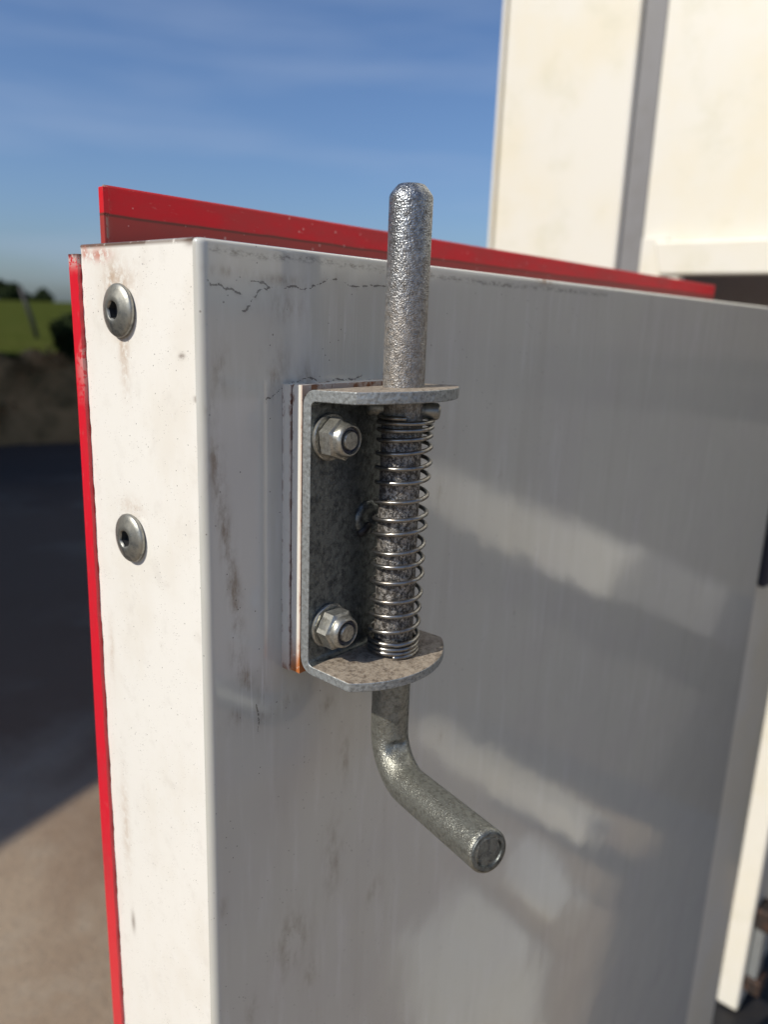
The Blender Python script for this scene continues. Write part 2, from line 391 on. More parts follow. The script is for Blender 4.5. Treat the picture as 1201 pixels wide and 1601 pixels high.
# earth bank between yard and field
V = []; F = []; cols_ = lin(-14000, 14000, 160)
prof = [(8700, GZ - 20), (8820, GZ + 250), (8980, -1050), (9120, -800), (9280, -600), (9500, -540), (9900, -600)]
for q in cols_:
    for (u, z) in prof:
        j = rng.normal(0, 45, 2)
        p = DU * (u + j[0]) + DW * q; V.append((p[0], p[1], z + j[1] * (1 if u > 8750 else 0)))
k = len(prof)
for i in range(len(cols_) - 1):
    for j in range(k - 1): F.append((i * k + j, i * k + j + 1, (i + 1) * k + j + 1, (i + 1) * k + j))
o = mesh('earth_bank', V, F, M['bank'], smooth=True); o['kind'] = 'structure'

def leaves(center, radii, count, size, fn=None):
    V = []; F = []
    blobs = [(np.array(center) + rng.uniform(-0.6, 0.6, 3) * radii, rng.uniform(0.3, 0.6)) for _ in range(9)]
    for i in range(count):
        b, s_ = blobs[rng.integers(len(blobs))]
        d = rng.normal(0, 1, 3); d /= np.linalg.norm(d)
        p = b + d * np.array(radii) * s_ * rng.uniform(0.55, 1.0) ** 0.5
        a = rng.normal(0, 1, 3); a /= np.linalg.norm(a); c = np.cross(a, rng.normal(0, 1, 3)); c /= np.linalg.norm(c)
        s2 = size * rng.uniform(0.6, 1.4); n0 = len(V)
        V += [p - a * s2, p + c * s2 * 0.45, p + a * s2, p - c * s2 * 0.45]; F.append((n0, n0 + 1, n0 + 2, n0 + 3))
    return V, F
def plant(name, u, q, z0, h, w_, count, size, label, cat, group=None, mat='leaf', trunk=True):
    p = DU * u + DW * q
    t = thing(name, (p[0], p[1], z0), label, cat, group)
    hc = h * 0.55 if trunk else h * 0.5
    V, F = leaves((p[0], p[1], z0 + hc), (w_ / 2, w_ / 2, h * (0.45 if trunk else 0.48)), count, size)
    mesh('crown', V, F, M[mat], t)
    mb = MB(); mb.tube([(p[0], p[1], z0 - 50), (p[0] + w_ * 0.02, p[1], z0 + h * 0.3), (p[0] - w_ * 0.02, p[1], z0 + h * 0.7)], [h * 0.03, h * 0.022, h * 0.008], 8)
    for a in range(5):
        an = a * 1.3; mb.tube([(p[0], p[1], z0 + h * 0.3), (p[0] + math.cos(an) * w_ * 0.3, p[1] + math.sin(an) * w_ * 0.3, z0 + h * 0.62)], [h * 0.012, h * 0.004], 6)
    mb.build('trunk', M['bark'], t, smooth=True)
    return t
def uq(dx, dy, dist):
    p = np.array([-151.0, -210.0]) + np.array([dx, dy]) * dist
    return float(p @ DU), float(p @ DW)
G = 'trees on the far field edge'
for (dx, dy, dist, h, w_, lab) in ((0.398, 0.917, 110000, 2300, 4200, 'tallest dark round tree on the field horizon at the left edge'),
                                   (0.413, 0.911, 118000, 1100, 4200, 'small dark tree on the horizon right of the tallest tree'),
                                   (0.431, 0.902, 140000, 2000, 3000, 'small faint tree on the horizon between round tree and red edge')):
    u, q = uq(dx, dy, dist)
    plant('tree', u, q, field_z(u, q) - 900, h + 900, w_, 1500, 330, lab, 'tree', G)
u, q = uq(0.4535, 0.8912, 9600)
plant('bush', u, q, -640, 560, 460, 1500, 38, 'dark bush on the bank beside the red door edge', 'bush', mat='leaf', trunk=False)
# leaning fence posts in the field
p = np.array([-151., -210.]) + np.array([0.428, 0.904]) * 13000
t = thing('fence_post', (p[0], p[1], -560), 'dark leaning post standing in the green field above the bank', 'post')
top = np.array([-151., -210.]) + np.array([0.4115, 0.9115]) * 13000
MB().tube([(p[0], p[1], -760), ((p[0] + top[0]) / 2 + 10, (p[1] + top[1]) / 2, -230), (top[0], top[1], 260)], [34, 32, 28], 10).build('post', M['black'], t, smooth=True)
# scrub on the bank
VV = []; FF = []
for i in range(70):
    q = rng.uniform(-3200, 4200); u = rng.uniform(8850, 9350); p = DU * u + DW * q
    z = np.interp(u, [8700, 9300], [GZ + 100, -600])
    V, F = leaves((p[0], p[1], z), (220, 220, 150), 160, 30); n0 = len(VV); VV += V; FF += [tuple(a + n0 for a in f) for f in F]
o = mesh('scrub', VV, FF, M['leafbrown']); tag(o, 'brown autumn scrub and dead leaves covering the earth bank', 'scrub', kind='stuff')

# barn off to the left: throws the shade over the yard
bd = np.array([0.969, 0.246]); bn = np.array([-0.246, 0.969])
E0 = np.array([-4114., 2727.]) - bd * 9000 + bn * 280
def BP(a, b, z): v = E0 + bd * a + bn * b; return (v[0], v[1], z)
L_, W_, EH, RH = 13700, 9000, 2550, 4300
barn = thing('barn', BP(0, 0, GZ), 'dark barn outside the frame casting shade over the yard', 'barn')
mb = MB()
V = [BP(0, 150, GZ), BP(L_, 150, GZ), BP(L_, W_, GZ), BP(0, W_, GZ), BP(0, 150, EH), BP(L_, 150, EH), BP(L_, W_, EH), BP(0, W_, EH), BP(0, W_ / 2, RH), BP(L_, W_ / 2, RH)]
mb.add(V, [(0, 1, 5, 4), (2, 3, 7, 6), (1, 2, 6, 9, 5), (3, 0, 4, 8, 7)]); mb.build('wall', M['barnwall'], barn)
V = [BP(-200, -100, EH - 20), BP(L_ + 200, -100, EH - 20), BP(L_ + 200, W_ / 2, RH + 60), BP(-200, W_ / 2, RH + 60), BP(L_ + 200, W_ + 250, EH - 20), BP(-200, W_ + 250, EH - 20)]
o = mesh('roof', V, [(0, 1, 2, 3), (3, 2, 4, 5)], M['barnroof'], barn); s_ = o.modifiers.new('t', 'SOLIDIFY'); s_.thickness = 0.08
for a in (2500, 8000):
    MB().add([BP(a, 110, GZ), BP(a + 3200, 110, GZ), BP(a + 3200, 110, GZ + 3200), BP(a, 110, GZ + 3200), BP(a, 60, GZ), BP(a + 3200, 60, GZ), BP(a + 3200, 60, GZ + 3200), BP(a, 60, GZ + 3200)],
             [(0, 1, 2, 3), (4, 5, 6, 7), (0, 1, 5, 4), (1, 2, 6, 5), (2, 3, 7, 6), (3, 0, 4, 7)]).build('sliding_door', M['barnroof'], barn)

# ------------------------------------------------------------------ vehicle body behind (far face X = 1100)
XB = 1100
body = thing('vehicle_body', (XB, 300, -1000), 'weathered white vehicle body with a grey vertical groove beyond the open door', 'vehicle body')
o = MB().box((XB, 382, -1000), (XB + 150, 626, 2300)).build('pillar', M['body'], body); bevel(o, 6, 3)
o = MB().box((XB - 2, 628, -1000), (XB + 60, 636, 2300)).build('edge_trim', M['body'], body); bevel(o, 2)
mb = MB().box((XB + 14, -1500, 112), (XB + 150, 345, 2300)); o = mb.build('wall_panel', M['body'], body)
o = MB().box((XB + 12, 345.5, -300), (XB + 120, 381.5, 2300)).build('groove_strip', M['strip'], body)
# folded lip with an angled corner
V = [(XB - 8, 305, 60), (XB - 8, 318, 112), (XB - 8, -1500, 112), (XB - 8, -1500, 60)]
V2 = [(x + 20, y, z) for x, y, z in V]
o = mesh('bottom_lip', V + V2, [(0, 1, 2, 3), (7, 6, 5, 4), (0, 4, 5, 1), (1, 5, 6, 2), (2, 6, 7, 3), (3, 7, 4, 0)], M['body'], body); bevel(o, 5, 3)
V = [(XB - 2, 340, 118), (XB - 2, 300, 118), (XB - 2, 268, 58), (XB - 2, 292, 40), (XB - 2, 318, -60), (XB - 2, 340, -60)]
V2 = [(x + 14, y, z) for x, y, z in V]
o = mesh('corner_gusset', V + V2, [(0, 1, 2, 3, 4, 5), (11, 10, 9, 8, 7, 6)] + [(i, 6 + i, 6 + (i + 1) % 6, (i + 1) % 6) for i in range(6)], M['body'], body); bevel(o, 2)
o = MB().box((XB + 260, -1500, -70), (XB + 320, 366, 116)).build('underside', M['under'], body)
o = MB().box((XB + 275, -1500, -1000), (XB + 320, 366, -70)).build('lower_panel', M['under_dark'], body)
rail = MB(); rail.add([(XB, -290, -405), (XB, -330, -500), (XB, -790, -400), (XB, -790, -318), (XB + 60, -290, -405), (XB + 60, -330, -500), (XB + 60, -790, -400), (XB + 60, -790, -318)],
    [(0, 1, 2, 3), (7, 6, 5, 4), (0, 4, 5, 1), (1, 5, 6, 2), (2, 6, 7, 3), (3, 7, 4, 0)]); o = rail.build('reflected_rail', M['body'], body); bevel(o, 4)  # unseen rail, shaped so the door side mirrors a bright band
V = [(XB + 15, -90, -448), (XB + 15, -110, -530), (XB + 15, -328, -490), (XB + 15, -288, -400)]; V2 = [(x + 40, y, z) for x, y, z in V]
o = mesh('shaded_rail_end', V + V2, [(0, 1, 2, 3), (7, 6, 5, 4), (0, 4, 5, 1), (1, 5, 6, 2), (2, 6, 7, 3), (3, 7, 4, 0)], M['barnroof'], body); bevel(o, 4)  # added piece out of view; grey stands for the white rail in shade
rail = MB(); rail.add([(XB, -285, -960), (XB, -330, -1010), (XB, -760, -960), (XB, -740, -900), (XB + 60, -285, -960), (XB + 60, -330, -1010), (XB + 60, -760, -960), (XB + 60, -740, -900)],
    [(0, 1, 2, 3), (7, 6, 5, 4), (0, 4, 5, 1), (1, 5, 6, 2), (2, 6, 7, 3), (3, 7, 4, 0)]); o = rail.build('reflected_rail', M['body'], body); bevel(o, 4)  # second unseen rail, added for a lower mirrored patch
BOARDG = 'pale boards added out of view for their reflections'
V = [(1530, -720, GZ + 8), (1370, -640, GZ + 8), (1335, -470, GZ + 8), (1450, -462, GZ + 8), (1580, -640, GZ + 8)]  # unseen boards, outlined to put light patches in the door's reflection
V2 = [(x, y, z + 25) for x, y, z in V]
brd = mesh('board', V + V2, [(4, 3, 2, 1, 0), (5, 6, 7, 8, 9)] + [(i, (i + 1) % 5, 5 + (i + 1) % 5, 5 + i) for i in range(5)], M['body']); bevel(brd, 5)
tag(brd, 'smaller pale board added out of view farther along the yard, to be mirrored beside the bent handle', 'board', BOARDG)
V = [(1300, -700, GZ + 8), (1030, -700, GZ + 8), (820, -500, GZ + 8), (1060, -360, GZ + 8), (1230, -450, GZ + 8)]
V2 = [(x, y, z + 32) for x, y, z in V]
brd = mesh('board', V + V2, [(4, 3, 2, 1, 0), (5, 6, 7, 8, 9)] + [(i, (i + 1) % 5, 5 + (i + 1) % 5, 5 + i) for i in range(5)], M['body']); bevel(brd, 5)
tag(brd, 'larger pale board added out of view near the door, to be mirrored at the bottom of its side', 'board', BOARDG)
# hinge post whose edge catches the sun
post = thing('hinge_post', (1100, 30, -1172), 'white post with a sunlit edge beyond the far end of the open door', 'post')
mb = MB(); V = []
o = mb.box((1100, 13, -1172), (1290, 49, 40)).build('post', M['body'], post); bevel(o, 5, 3)
o = MB().box((1106, -16, -1000), (1146, 11.5, -960)).build('hinge', M['rusty'], post); bevel(o, 4)
o = MB().box((1108, -14, -1130), (1150, 11.5, -1100)).build('hinge', M['rusty'], post); bevel(o, 4)
o = MB().box((1112, -5, -1100), (1144, 11.5, -1000)).build('hinge_plate', M['bracket_edge'], post); bevel(o, 2)
navy_blk = MB().box((738, -6, -298), (800, 6.6, -150)).build('dark_opening', M['navy']); bevel(navy_blk, 8, 3)  # solid navy block in place of a dark opening
tag(navy_blk, 'dark navy block standing for a dark opening at the right edge beyond the door', 'opening')
sill = MB().box((820, -40, -1290), (1400, 90, -1178)).build('step_sill', M['black']); bevel(sill, 10)
tag(sill, 'black step sill low down below the white post', 'sill')

# ------------------------------------------------------------------ open door: panel with folded narrow face
door = thing('vehicle_door', (0, 0, 0), 'open white vehicle door with grimy shaded side and red outer skin', 'door')
TH, XE, ZB, RC, RT = 73.0, 722.0, -1150.0, 3.2, 1.6
xs = list(np.arange(RC, 95, 0.5)) + list(np.arange(95, 110, 1.0)) + list(np.arange(110, 330, 2.5)) + list(np.linspace(330, XE, 60))
prof = []  # (x,y,nx,ny)
for t in np.linspace(0, PI / 2, 8): prof.append((RC - RC * math.cos(t), RC - RC * math.sin(t), -math.cos(t), -math.sin(t)))
side = [(x, 0.0, 0.0, -1.0) for x in xs[1:]]
zs = [RT - RT + 0] 
zrows = []  # (z, inset)
for t in np.linspace(PI / 2, 0, 6): zrows.append((-RT + RT * math.sin(t), RT * (1 - math.cos(t))))
zl = list(np.arange(-RT - 0.5, -56, -0.5)) + list(np.arange(-56.5, -200, -1.5)) + list(np.arange(-200, -400, -4)) + list(np.linspace(-400, ZB, 50))
zrows += [(z, 0.0) for z in zl]
def grid(P, Z, closed_top=None):
    V = []; 
    for z, ins in Z:
        for (x, y, nx_, ny_) in P: V.append((x - nx_ * ins, y - ny_ * ins, z))
    nx = len(P); F = [(j * nx + i, j * nx + i + 1, (j + 1) * nx + i + 1, (j + 1) * nx + i) for j in range(len(Z) - 1) for i in range(nx - 1)]
    return V, F
def polydist(P, lines):
    d = np.full(len(P), 1e3)
    for ln in lines:
        ln = np.array(ln, float)
        for a, b in zip(ln[:-1], ln[1:]):
            ab = b - a; t = np.clip(((P - a) @ ab) / (ab @ ab + 1e-9), 0, 1)
            d = np.minimum(d, np.linalg.norm(P - (a + t[:, None] * ab), axis=1))
    return d
def jag(ln, amp=0.5, k=5):
    out = [];
    for a, b in zip(ln[:-1], ln[1:]):
        for t in np.arange(k) / k: out.append((a[0] + (b[0] - a[0]) * t + rng.normal(0, amp), a[1] + (b[1] - a[1]) * t + rng.normal(0, amp)))
    out.append(ln[-1]); return out
def blob(P, c, r, p=1.0):
    q = ((P[:, 0] - c[0]) / r[0]) ** 2 + ((P[:, 1] - c[1]) / r[1]) ** 2
    return np.exp(-q * p)
cracks = [
 [(2.7, -12.6), (4.3, -14.0), (7.6, -13.9), (9.7, -15.1), (12.4, -15.3), (17.3, -16.6)],
 [(16.5, -21.9), (19.4, -21.2), (20.5, -19.0), (24.6, -14.9), (27.6, -14.2), (31.4, -13.5), (35.3, -13.7), (39.3, -12.8), (43.3, -13.4), (48.3, -12.6), (52.5, -11.4), (56.9, -9.4), (61.3, -9.1)],
 [(65.3, -9.8), (67.8, -10.9), (73.4, -10.9), (80.2, -10.1), (89.3, -10.1)],
 [(20.9, -12.1), (26.1, -12.1), (28.7, -13.6)],
 [(26.7, -51.2), (29.9, -51.3)], [(30.5, -50.5), (32.2, -49.3), (37.1, -46.8), (43.7, -45.5), (48.9, -44.7), (51.9, -46.1)],
 [(56.9, -46.6), (62.4, -45.6), (67.1, -46.3), (72.9, -45.8), (76.8, -44.6)],
 [(209, -176), (211, -187)], [(22, -167), (23.5, -176), (22.5, -180)], [(12.4, -169), (14.5, -171)]]
grimes = [[(4.6, -2.9), (10.5, -3.4), (19.6, -4.1), (32.1, -3.6), (41.6, -3.2), (48.1, -3.3), (61.1, -3.5), (71.2, -3.7), (89.0, -3.9)], [(110, -3.9), (149.4, -4.7), (182.0, -4.9), (219.2, -4.4), (286.8, -4.6)]]
P_all = prof + side
V, F = grid(P_all, zrows)
Va = np.array(V); P2 = np.stack([Va[:, 0], Va[:, 2]], 1)
onside = (Va[:, 1] < 0.8).astype(float)
crack = polydist(P2, [jag(l, 0.22, 4) for l in cracks]); crack[onside < 0.5] = 50
grime = polydist(P2, grimes); grime[onside < 0.5] = 50
smudge = np.zeros(len(V))
for c, r in (((7.7, -41.3), (4, 7)), ((3.6, -54), (2.5, 5)), ((31, -42), (7, 9)), ((36, -20), (9, 5)), ((47, -47), (5, 7)), ((12, -169), (3, 3)), ((60, -183), (5, 4)),
             ((72, -212), (4, 12)), ((66, -261), (6, 18)), ((96, -297), (5, 6)), ((5, -250), (2, 3)), ((19, -310), (3, 7)), ((53, -315), (5, 6)), ((134, -101), (4, 8)),
             ((145, -233), (6, 3)), ((183, -99), (2, 2)), ((11, -9.5), (9, 1.6)), ((34, -11), (14, 1.8)), ((41, -290), (10, 16)), ((25, -168), (3, 8)), ((90, -105), (4, 12))):
    smudge += blob(P2, c, r) * 0.9
drip = polydist(P2, [[(4.6, -66.6), (6.8, -86.8), (10.5, -108.4), (13.7, -128.6), (13.4, -148.8), (18, -157.6)]])
smudge += np.exp(-(drip / 3.0) ** 2) * 1.2
smudge += blob(P2, (34, -172), (22, 4)) * 0.5
smudge = np.clip(smudge, 0, 1.2) * onside
gp = lambda x, a, b, s: 1 / (1 + np.exp(-(x - a) / s)) * 1 / (1 + np.exp((x - b) / s))
ghost = gp(P2[:, 0], 3, 24.5, 0.35) * gp(P2[:, 1], -153, -51, 0.6) * onside
scratch = blob(P2, (64, -32), (12, 12)) + blob(P2, (25, -165), (10, 18)) + blob(P2, (110, -190), (25, 50)) * 0.6
rust = blob(P2, (213, -0.5), (7, 2.0), 1)
F_side = F
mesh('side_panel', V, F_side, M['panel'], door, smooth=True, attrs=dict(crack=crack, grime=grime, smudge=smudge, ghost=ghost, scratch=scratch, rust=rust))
# narrow face (sunlit), folded from the same sheet
ys_ = list(np.arange(RC, TH - 0.1, 1.0)) + [TH]
Pn = [(0.0, y, -1.0, 0.0) for y in ys_]
zn = [(-0.9, 0.0), (-0.5, .1), (-0.2, 0.3), (0.0, 0.7)][::-1] + [(z, 0) for z in list(np.arange(-2, -130, -1)) + list(np.arange(-130, -380, -2)) + list(np.linspace(-380, ZB, 40))]
V, F = grid(Pn, zn)
# left edge slightly uneven; upper left corner nicked
V = [(x, y + (0.35 * math.sin(z * 0.21) + 0.25 * math.sin(z * 0.77 + 1) if y > TH - 0.5 else 0) + (max(0, -z - 100) * 0.0), z) for x, y, z in V]
Va = np.array(V); P2 = np.stack([Va[:, 1], Va[:, 2]], 1)
rust = (P2[:, 1] > -1.3) * np.clip(0.75 + 0.35 * (P2[:, 0] > 30), 0, 1) 
rust += blob(P2, (4.0, -1.5), (3, 1.2)) * 0.7 + blob(P2, (2.5, -50.5), (1.6, .8)) * 1.2 + blob(P2, (10.5, -37), (1.6, .8), 1) * 0.9 + blob(P2, (60, -290), (1.5, 5)) * .7
redp = blob(P2, (60, -4), (7, 2.2)) + blob(P2, (70, -3), (2, 2))
smud = blob(P2, (46, -36), (3, 14)) * 0.9 + blob(P2, (46, -13), (9, 5)) * 0.5 + blob(P2, (52, -16), (5, 14)) * 0.5 + blob(P2, (46, -95), (8, 4)) * .5 + blob(P2, (62, -240), (3, 22)) * .6 + blob(P2, (66, -160), (2, 12)) * .5 + blob(P2, (48, -20), (13, 13)) * .35
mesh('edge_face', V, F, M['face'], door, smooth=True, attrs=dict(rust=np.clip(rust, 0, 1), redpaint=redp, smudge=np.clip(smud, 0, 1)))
# top sheet, far end and back of the box section
mb = MB(); mb.box((1.0, RT, -1.2), (XE, TH - 0.4, -0.25)); mb.build('top_cap', M['face'], door)
mb = MB(); mb.box((XE - 2, 0.2, ZB), (XE, TH, -1.5)); mb.box((0.4, TH - 3, ZB), (XE, TH - 0.2, -1.5)); mb.box((1, 1, ZB), (XE - 2, TH - 3, ZB + 2)); mb.build('inner_shell', M['body'], door)
o = MB().box((XE + 0.5, 7, ZB + 20), (900, 15, -30)).build('end_stile', M['body'], door); bevel(o, 2)
# red outer skin seen as a strip on the far edge of the narrow face
V = []; F = []; zz = list(np.concatenate([np.linspace(-3.4, -30, 30), np.linspace(-32, ZB, 120)]))
sec = lambda z: [(-1.5, TH + 0.25), (-1.5, TH + 6.6 + 0.6 * math.sin(z * 0.02) + max(0, -z - 60) * 0.006), (0.3, TH + 8.2 + max(0, -z - 60) * 0.006), (XE, TH + 8.2), (XE, TH + 0.2), (3, TH + 0.2)]
for z in zz:
    for (x, y) in sec(z): V.append((x, y + (0.25 * math.sin(z * 0.9) * (x == -1.5 and y < TH + 1)), z))
k = 6
for i in range(len(zz) - 1):
    for j in range(k): F.append((i * k + j, i * k + (j + 1) % k, (i + 1) * k + (j + 1) % k, (i + 1) * k + j))
F.append(tuple(range(k))); F.append(tuple((len(zz) - 1) * k + j for j in range(k)))
Va = np.array(V)
chip = np.exp(-((Va[:, 2] + 5) / 3) ** 2) * 0.8 + np.exp(-((Va[:, 2] + 45) / 6) ** 2) * (Va[:, 1] < TH + 1) * 0.7
rst = np.exp(-((Va[:, 2] + 3.4) / 1.0) ** 2)
mesh('red_skin', V, F, M['red'], door, attrs=dict(chip=chip, rust=rst), smooth=True, angle=25)
# upstanding red lip: folded sheet, inner face towards the camera
V = []; F = []
lipx = list(np.concatenate([np.linspace(14.8, 60, 30), np.linspace(62, 700, 80)]))
sec = [(80.0, -6), (80.0, 21.6), (79.6, 22.6), (80.2, 23.3), (81.2, 23.3), (81.6, 22.6), (81.6, -6)]
for x in lipx:
    wob = 0.35 * math.sin(x * 0.05) * min(1, (x - 14) / 50)
    for (y, z) in sec: V.append((x, y + wob, z))
k = len(sec)
for i in range(len(lipx) - 1):
    for j in range(k): F.append((i * k + j, i * k + (j + 1) % k, (i + 1) * k + (j + 1) % k, (i + 1) * k + j))
F.append(tuple(range(k))); F.append(tuple((len(lipx) - 1) * k + j for j in range(k)))
Va = np.array(V); rst = np.exp(-((Va[:, 0] - 14.8) / 1.0) ** 2)
mesh('red_lip', V, F, M['redlip'], door, smooth=True, angle=25, attrs=dict(rust=rst))
# doubled hem on the lip's left end (thin turned edge catching the sun)
o = MB().box((13.6, 79.2, 1), (14.7, 82.6, 22.6)).build('lip_hem', M['redlip'], door); bevel(o, 0.5)
o = MB().box((13.2, 78.3, 12.5), (15.6, 79.1, 22.4)).build('lip_hem', M['redlip'], door); bevel(o, 0.3)

# ------------------------------------------------------------------ button-head bolts on the narrow face
def hexf(off=0.0, R=1.0):
    return lambda t: math.cos(PI / 6) / math.cos(((t + off) % (PI / 3)) - PI / 6)
BG = 'button head bolts on the narrow face'
def bolt(y, z, label, rot):
    t = thing('flanged_bolt', (0, y, z), label, 'bolt', BG)
    mb = MB(); f = hexf(rot)
    mb.lathe([(8.0, -0.3), (9.0, -0.3), (9.35, 0.2), (9.35, 1.0), (9.0, 1.5), (7.6, 2.1), (6.2, 2.65), (5.3, 2.95), (4.8, 3.15), (3.6, 3.2), (3.35, 3.05), (3.35, 2.4, f)], (-0.6, y, z), (-1, 0, 0), 60, closed=False)
    mb.build('head', M['bolt'], t, smooth=True, angle=50)
    MB().lathe([(3.3, 2.45, f), (3.25, 0.0, f), (0.3, -0.4, f)], (-0.6, y, z), (-1, 0, 0), 60, closed=False).build('socket', M['socket'], t, smooth=True, angle=40)
    MB().lathe([(7.2, -0.55), (7.2, 0.0)], (-0.1, y, z), (-1, 0, 0), 40).build('washer', M['black'], t)
    return t
b1 = bolt(46.4, -23.2, 'upper domed bolt head with rust streak below, nearest the door top', 0.2)
b2 = bolt(45.7, -106.8, 'lower domed bolt head with a pale scratch, below the first one', 0.75)
# raised paint scratch across the lower head
MB().tube([(-3.55, 46.4, -103.4), (-3.2, 45.4, -101.6), (-2.5, 44.5, -99.2), (-1.6, 44.1, -97.8)], 0.14, 6).build('scratch', M['body'], b2, smooth=True)

# ------------------------------------------------------------------ spring bolt latch
latch = thing('spring_bolt_latch', (64, -8, -152), 'galvanised spring bolt latch with bent handle mounted on the grimy white door', 'latch')
# packers
def packer(x0, x1, y0, y1, z0, z1, seed, orange):
    xs = np.linspace(x0, x1, 60); V = []; F = []
    zs = np.linspace(z0, z1, 90); ys = np.linspace(y1, y0, 6)
    b = MB(); 
    # left edge face (facing -X), front face, top & bottom
    def sheetf(fn, a, bb):
        n0 = len(b.V)
        for i in a:
            for j in bb: b.V.append(fn(i, j))
        nb = len(bb)
        for i in range(len(a) - 1):
            for j in range(nb - 1): b.F.append((n0 + i * nb + j, n0 + i * nb + j + 1, n0 + (i + 1) * nb + j + 1, n0 + (i + 1) * nb + j))
    sheetf(lambda z, y: (x0, y, z), zs, ys)
    sheetf(lambda z, x: (x, y1, z), zs, [x0, x1]); sheetf(lambda z, x: (x, y0, z), zs, [x0, x1])
    sheetf(lambda x, y: (x, y, z1), xs, ys); sheetf(lambda x, y: (x, y, z0), xs, ys); sheetf(lambda z, y: (x1, y, z), zs, ys)
    Va = np.array(b.V)
    e = np.minimum(np.abs(Va[:, 1] - y0), np.abs(Va[:, 1] - y1))
    rust = np.clip(np.exp(-(e / 0.5) ** 2) * 0.7 + np.exp(-((Va[:, 2] - z0) / 2.0) ** 2) * 0.8 + np.exp(-((Va[:, 2] - z1) / 1.0) ** 2) * 0.5 + (Va[:, 2] > z1 - 12) * (e < 1.2) * 0.5, 0, 1)
    org = (np.exp(-((Va[:, 2] - z0) / 9.0) ** 2) + 0.45 * (np.abs(Va[:, 1] - y0) < 0.6)) * orange
    return mesh('packer_plate', b.V, b.F, M['packer'], latch, attrs=dict(rust=rust, orange=org))
packer(34.8, 93.5, -4.5, -0.05, -156.5, -46.6, 1, 0.3)
packer(34.8, 93.5, -10.3, -5.45, -155.8, -46.2, 2, 1.0)
MB().box((35.5, -5.46, -155.5), (93, -4.48, -46.9)).build('sealant', M['rustgap'], latch)
# bracket: U section with arc-ended flanges
BX0, BX1, BY0, BT = 35.0, 93.0, -10.4, 4.3
ZT0, ZT1 = -51.6, -47.2       # top flange underside / top
ZB0, ZB1 = -154.6, -150.9     # bottom flange underside / top
YF = -36.0
def arc_outline(inner_r, ny):
    # outline in X,Y from the left straight side round the arc to the right side
    pts = [(BX0, -40.0 + 40)]
    return pts
def arcpts(k=28):
    A = (BX0, YF); B = (BX1 + 0.5, YF + 2.0); M_ = (64.5, -48.2)
    # circle through three points
    (ax, ay), (bx_, by_), (cx, cy) = A, M_, B
    d = 2 * (ax * (by_ - cy) + bx_ * (cy - ay) + cx * (ay - by_))
    ux = ((ax**2 + ay**2) * (by_ - cy) + (bx_**2 + by_**2) * (cy - ay) + (cx**2 + cy**2) * (ay - by_)) / d
    uy = ((ax**2 + ay**2) * (cx - bx_) + (bx_**2 + by_**2) * (ax - cx) + (cx**2 + cy**2) * (bx_ - ax)) / d
    r = math.hypot(ax - ux, ay - uy)
    a0 = math.atan2(ay - uy, ax - ux); a1 = math.atan2(cy - uy, cx - ux)
    if a1 < a0: a1 += 2 * PI
    return [(ux + r * math.cos(a0 + (a1 - a0) * i / k), uy + r * math.sin(a0 + (a1 - a0) * i / k)) for i in range(k + 1)]
# web + bends built as a swept profile in (Y,Z), flanges as extruded outlines joined on
ROUT = 6.0; RIN = 2.2
def prof_outer():
    P = []
    zt, zb = ZT1, ZB0; y0 = BY0
    for t in np.linspace(PI / 2, 0, 7): P.append((y0 - ROUT + ROUT * math.sin(PI/2 - t) if False else y0 - ROUT + ROUT * math.cos(t), zt - ROUT + ROUT * math.sin(t)))
    for t in np.linspace(0, -PI / 2, 7): P.append((y0 - ROUT + ROUT * math.cos(t), zb + ROUT + ROUT * math.sin(t)))
    return P
def prof_inner():
    P = []
    yi = BY0 - BT
    for t in np.linspace(PI / 2, 0, 7): P.append((yi - RIN + RIN * math.cos(t), ZT0 - RIN + RIN * math.sin(t)))
    for t in np.linspace(0, -PI / 2, 7): P.append((yi - RIN + RIN * math.cos(t), ZB1 + RIN + RIN * math.sin(t)))
    return P
po, pi_ = prof_outer(), prof_inner()
YJ = BY0 - BT - RIN            # flange starts here
po[0] = (YJ, ZT1); po[-1] = (YJ, ZB0); pi_[0] = (YJ, ZT0); pi_[-1] = (YJ, ZB1)
po[0:1] = [(YJ, ZT1), (BY0 - ROUT, ZT1)] if False else [(YJ, ZT1)]
npf = len(po); ex = 0.5
V = []; F = []
xs_ = [(BX0, 0.0)] + [(BX1, 0.0)]
loops = []
for x in (BX0, BX1):
    for (y, z) in po: V.append((x, y, z))
    for (y, z) in pi_: V.append((x, y, z))
n2 = 2 * npf; fm = []
for i in range(npf - 1):
    F.append((i, i + 1, npf + i + 1, npf + i)); fm.append(1)                                # left cut edge
    F.append((n2 + i, n2 + i + 1, n2 + npf + i + 1, n2 + npf + i)); fm.append(1)
    F.append((i, i + 1, n2 + i + 1, n2 + i)); fm.append(0)                                   # outer
    F.append((npf + i, npf + i + 1, n2 + npf + i + 1, n2 + npf + i)); fm.append(0)           # inner
def flange(z0, z1, topdusty):
    out = [(BX0, YJ)] + arcpts() + [(BX1, YJ)]
    n0 = len(V)
    for z in (z0, z1):
        for (x, y) in out: V.append((x, y, z + (0.045 * (YJ - y) if z0 > -100 else 0)))
    k = len(out)
    for i in range(k - 1): F.append((n0 + i, n0 + i + 1, n0 + k + i + 1, n0 + k + i)); fm.append(1)
    F.append(tuple(n0 + i for i in range(k))); fm.append(0)
    F.append(tuple(n0 + k + i for i in range(k))); fm.append(2)
flange(ZB0, ZB1, True); flange(ZT0, ZT1, True)
br = mesh('bracket', V, F, M['bracket'], latch, mats=[M['bracket_edge'], M['flange']], fm=fm)
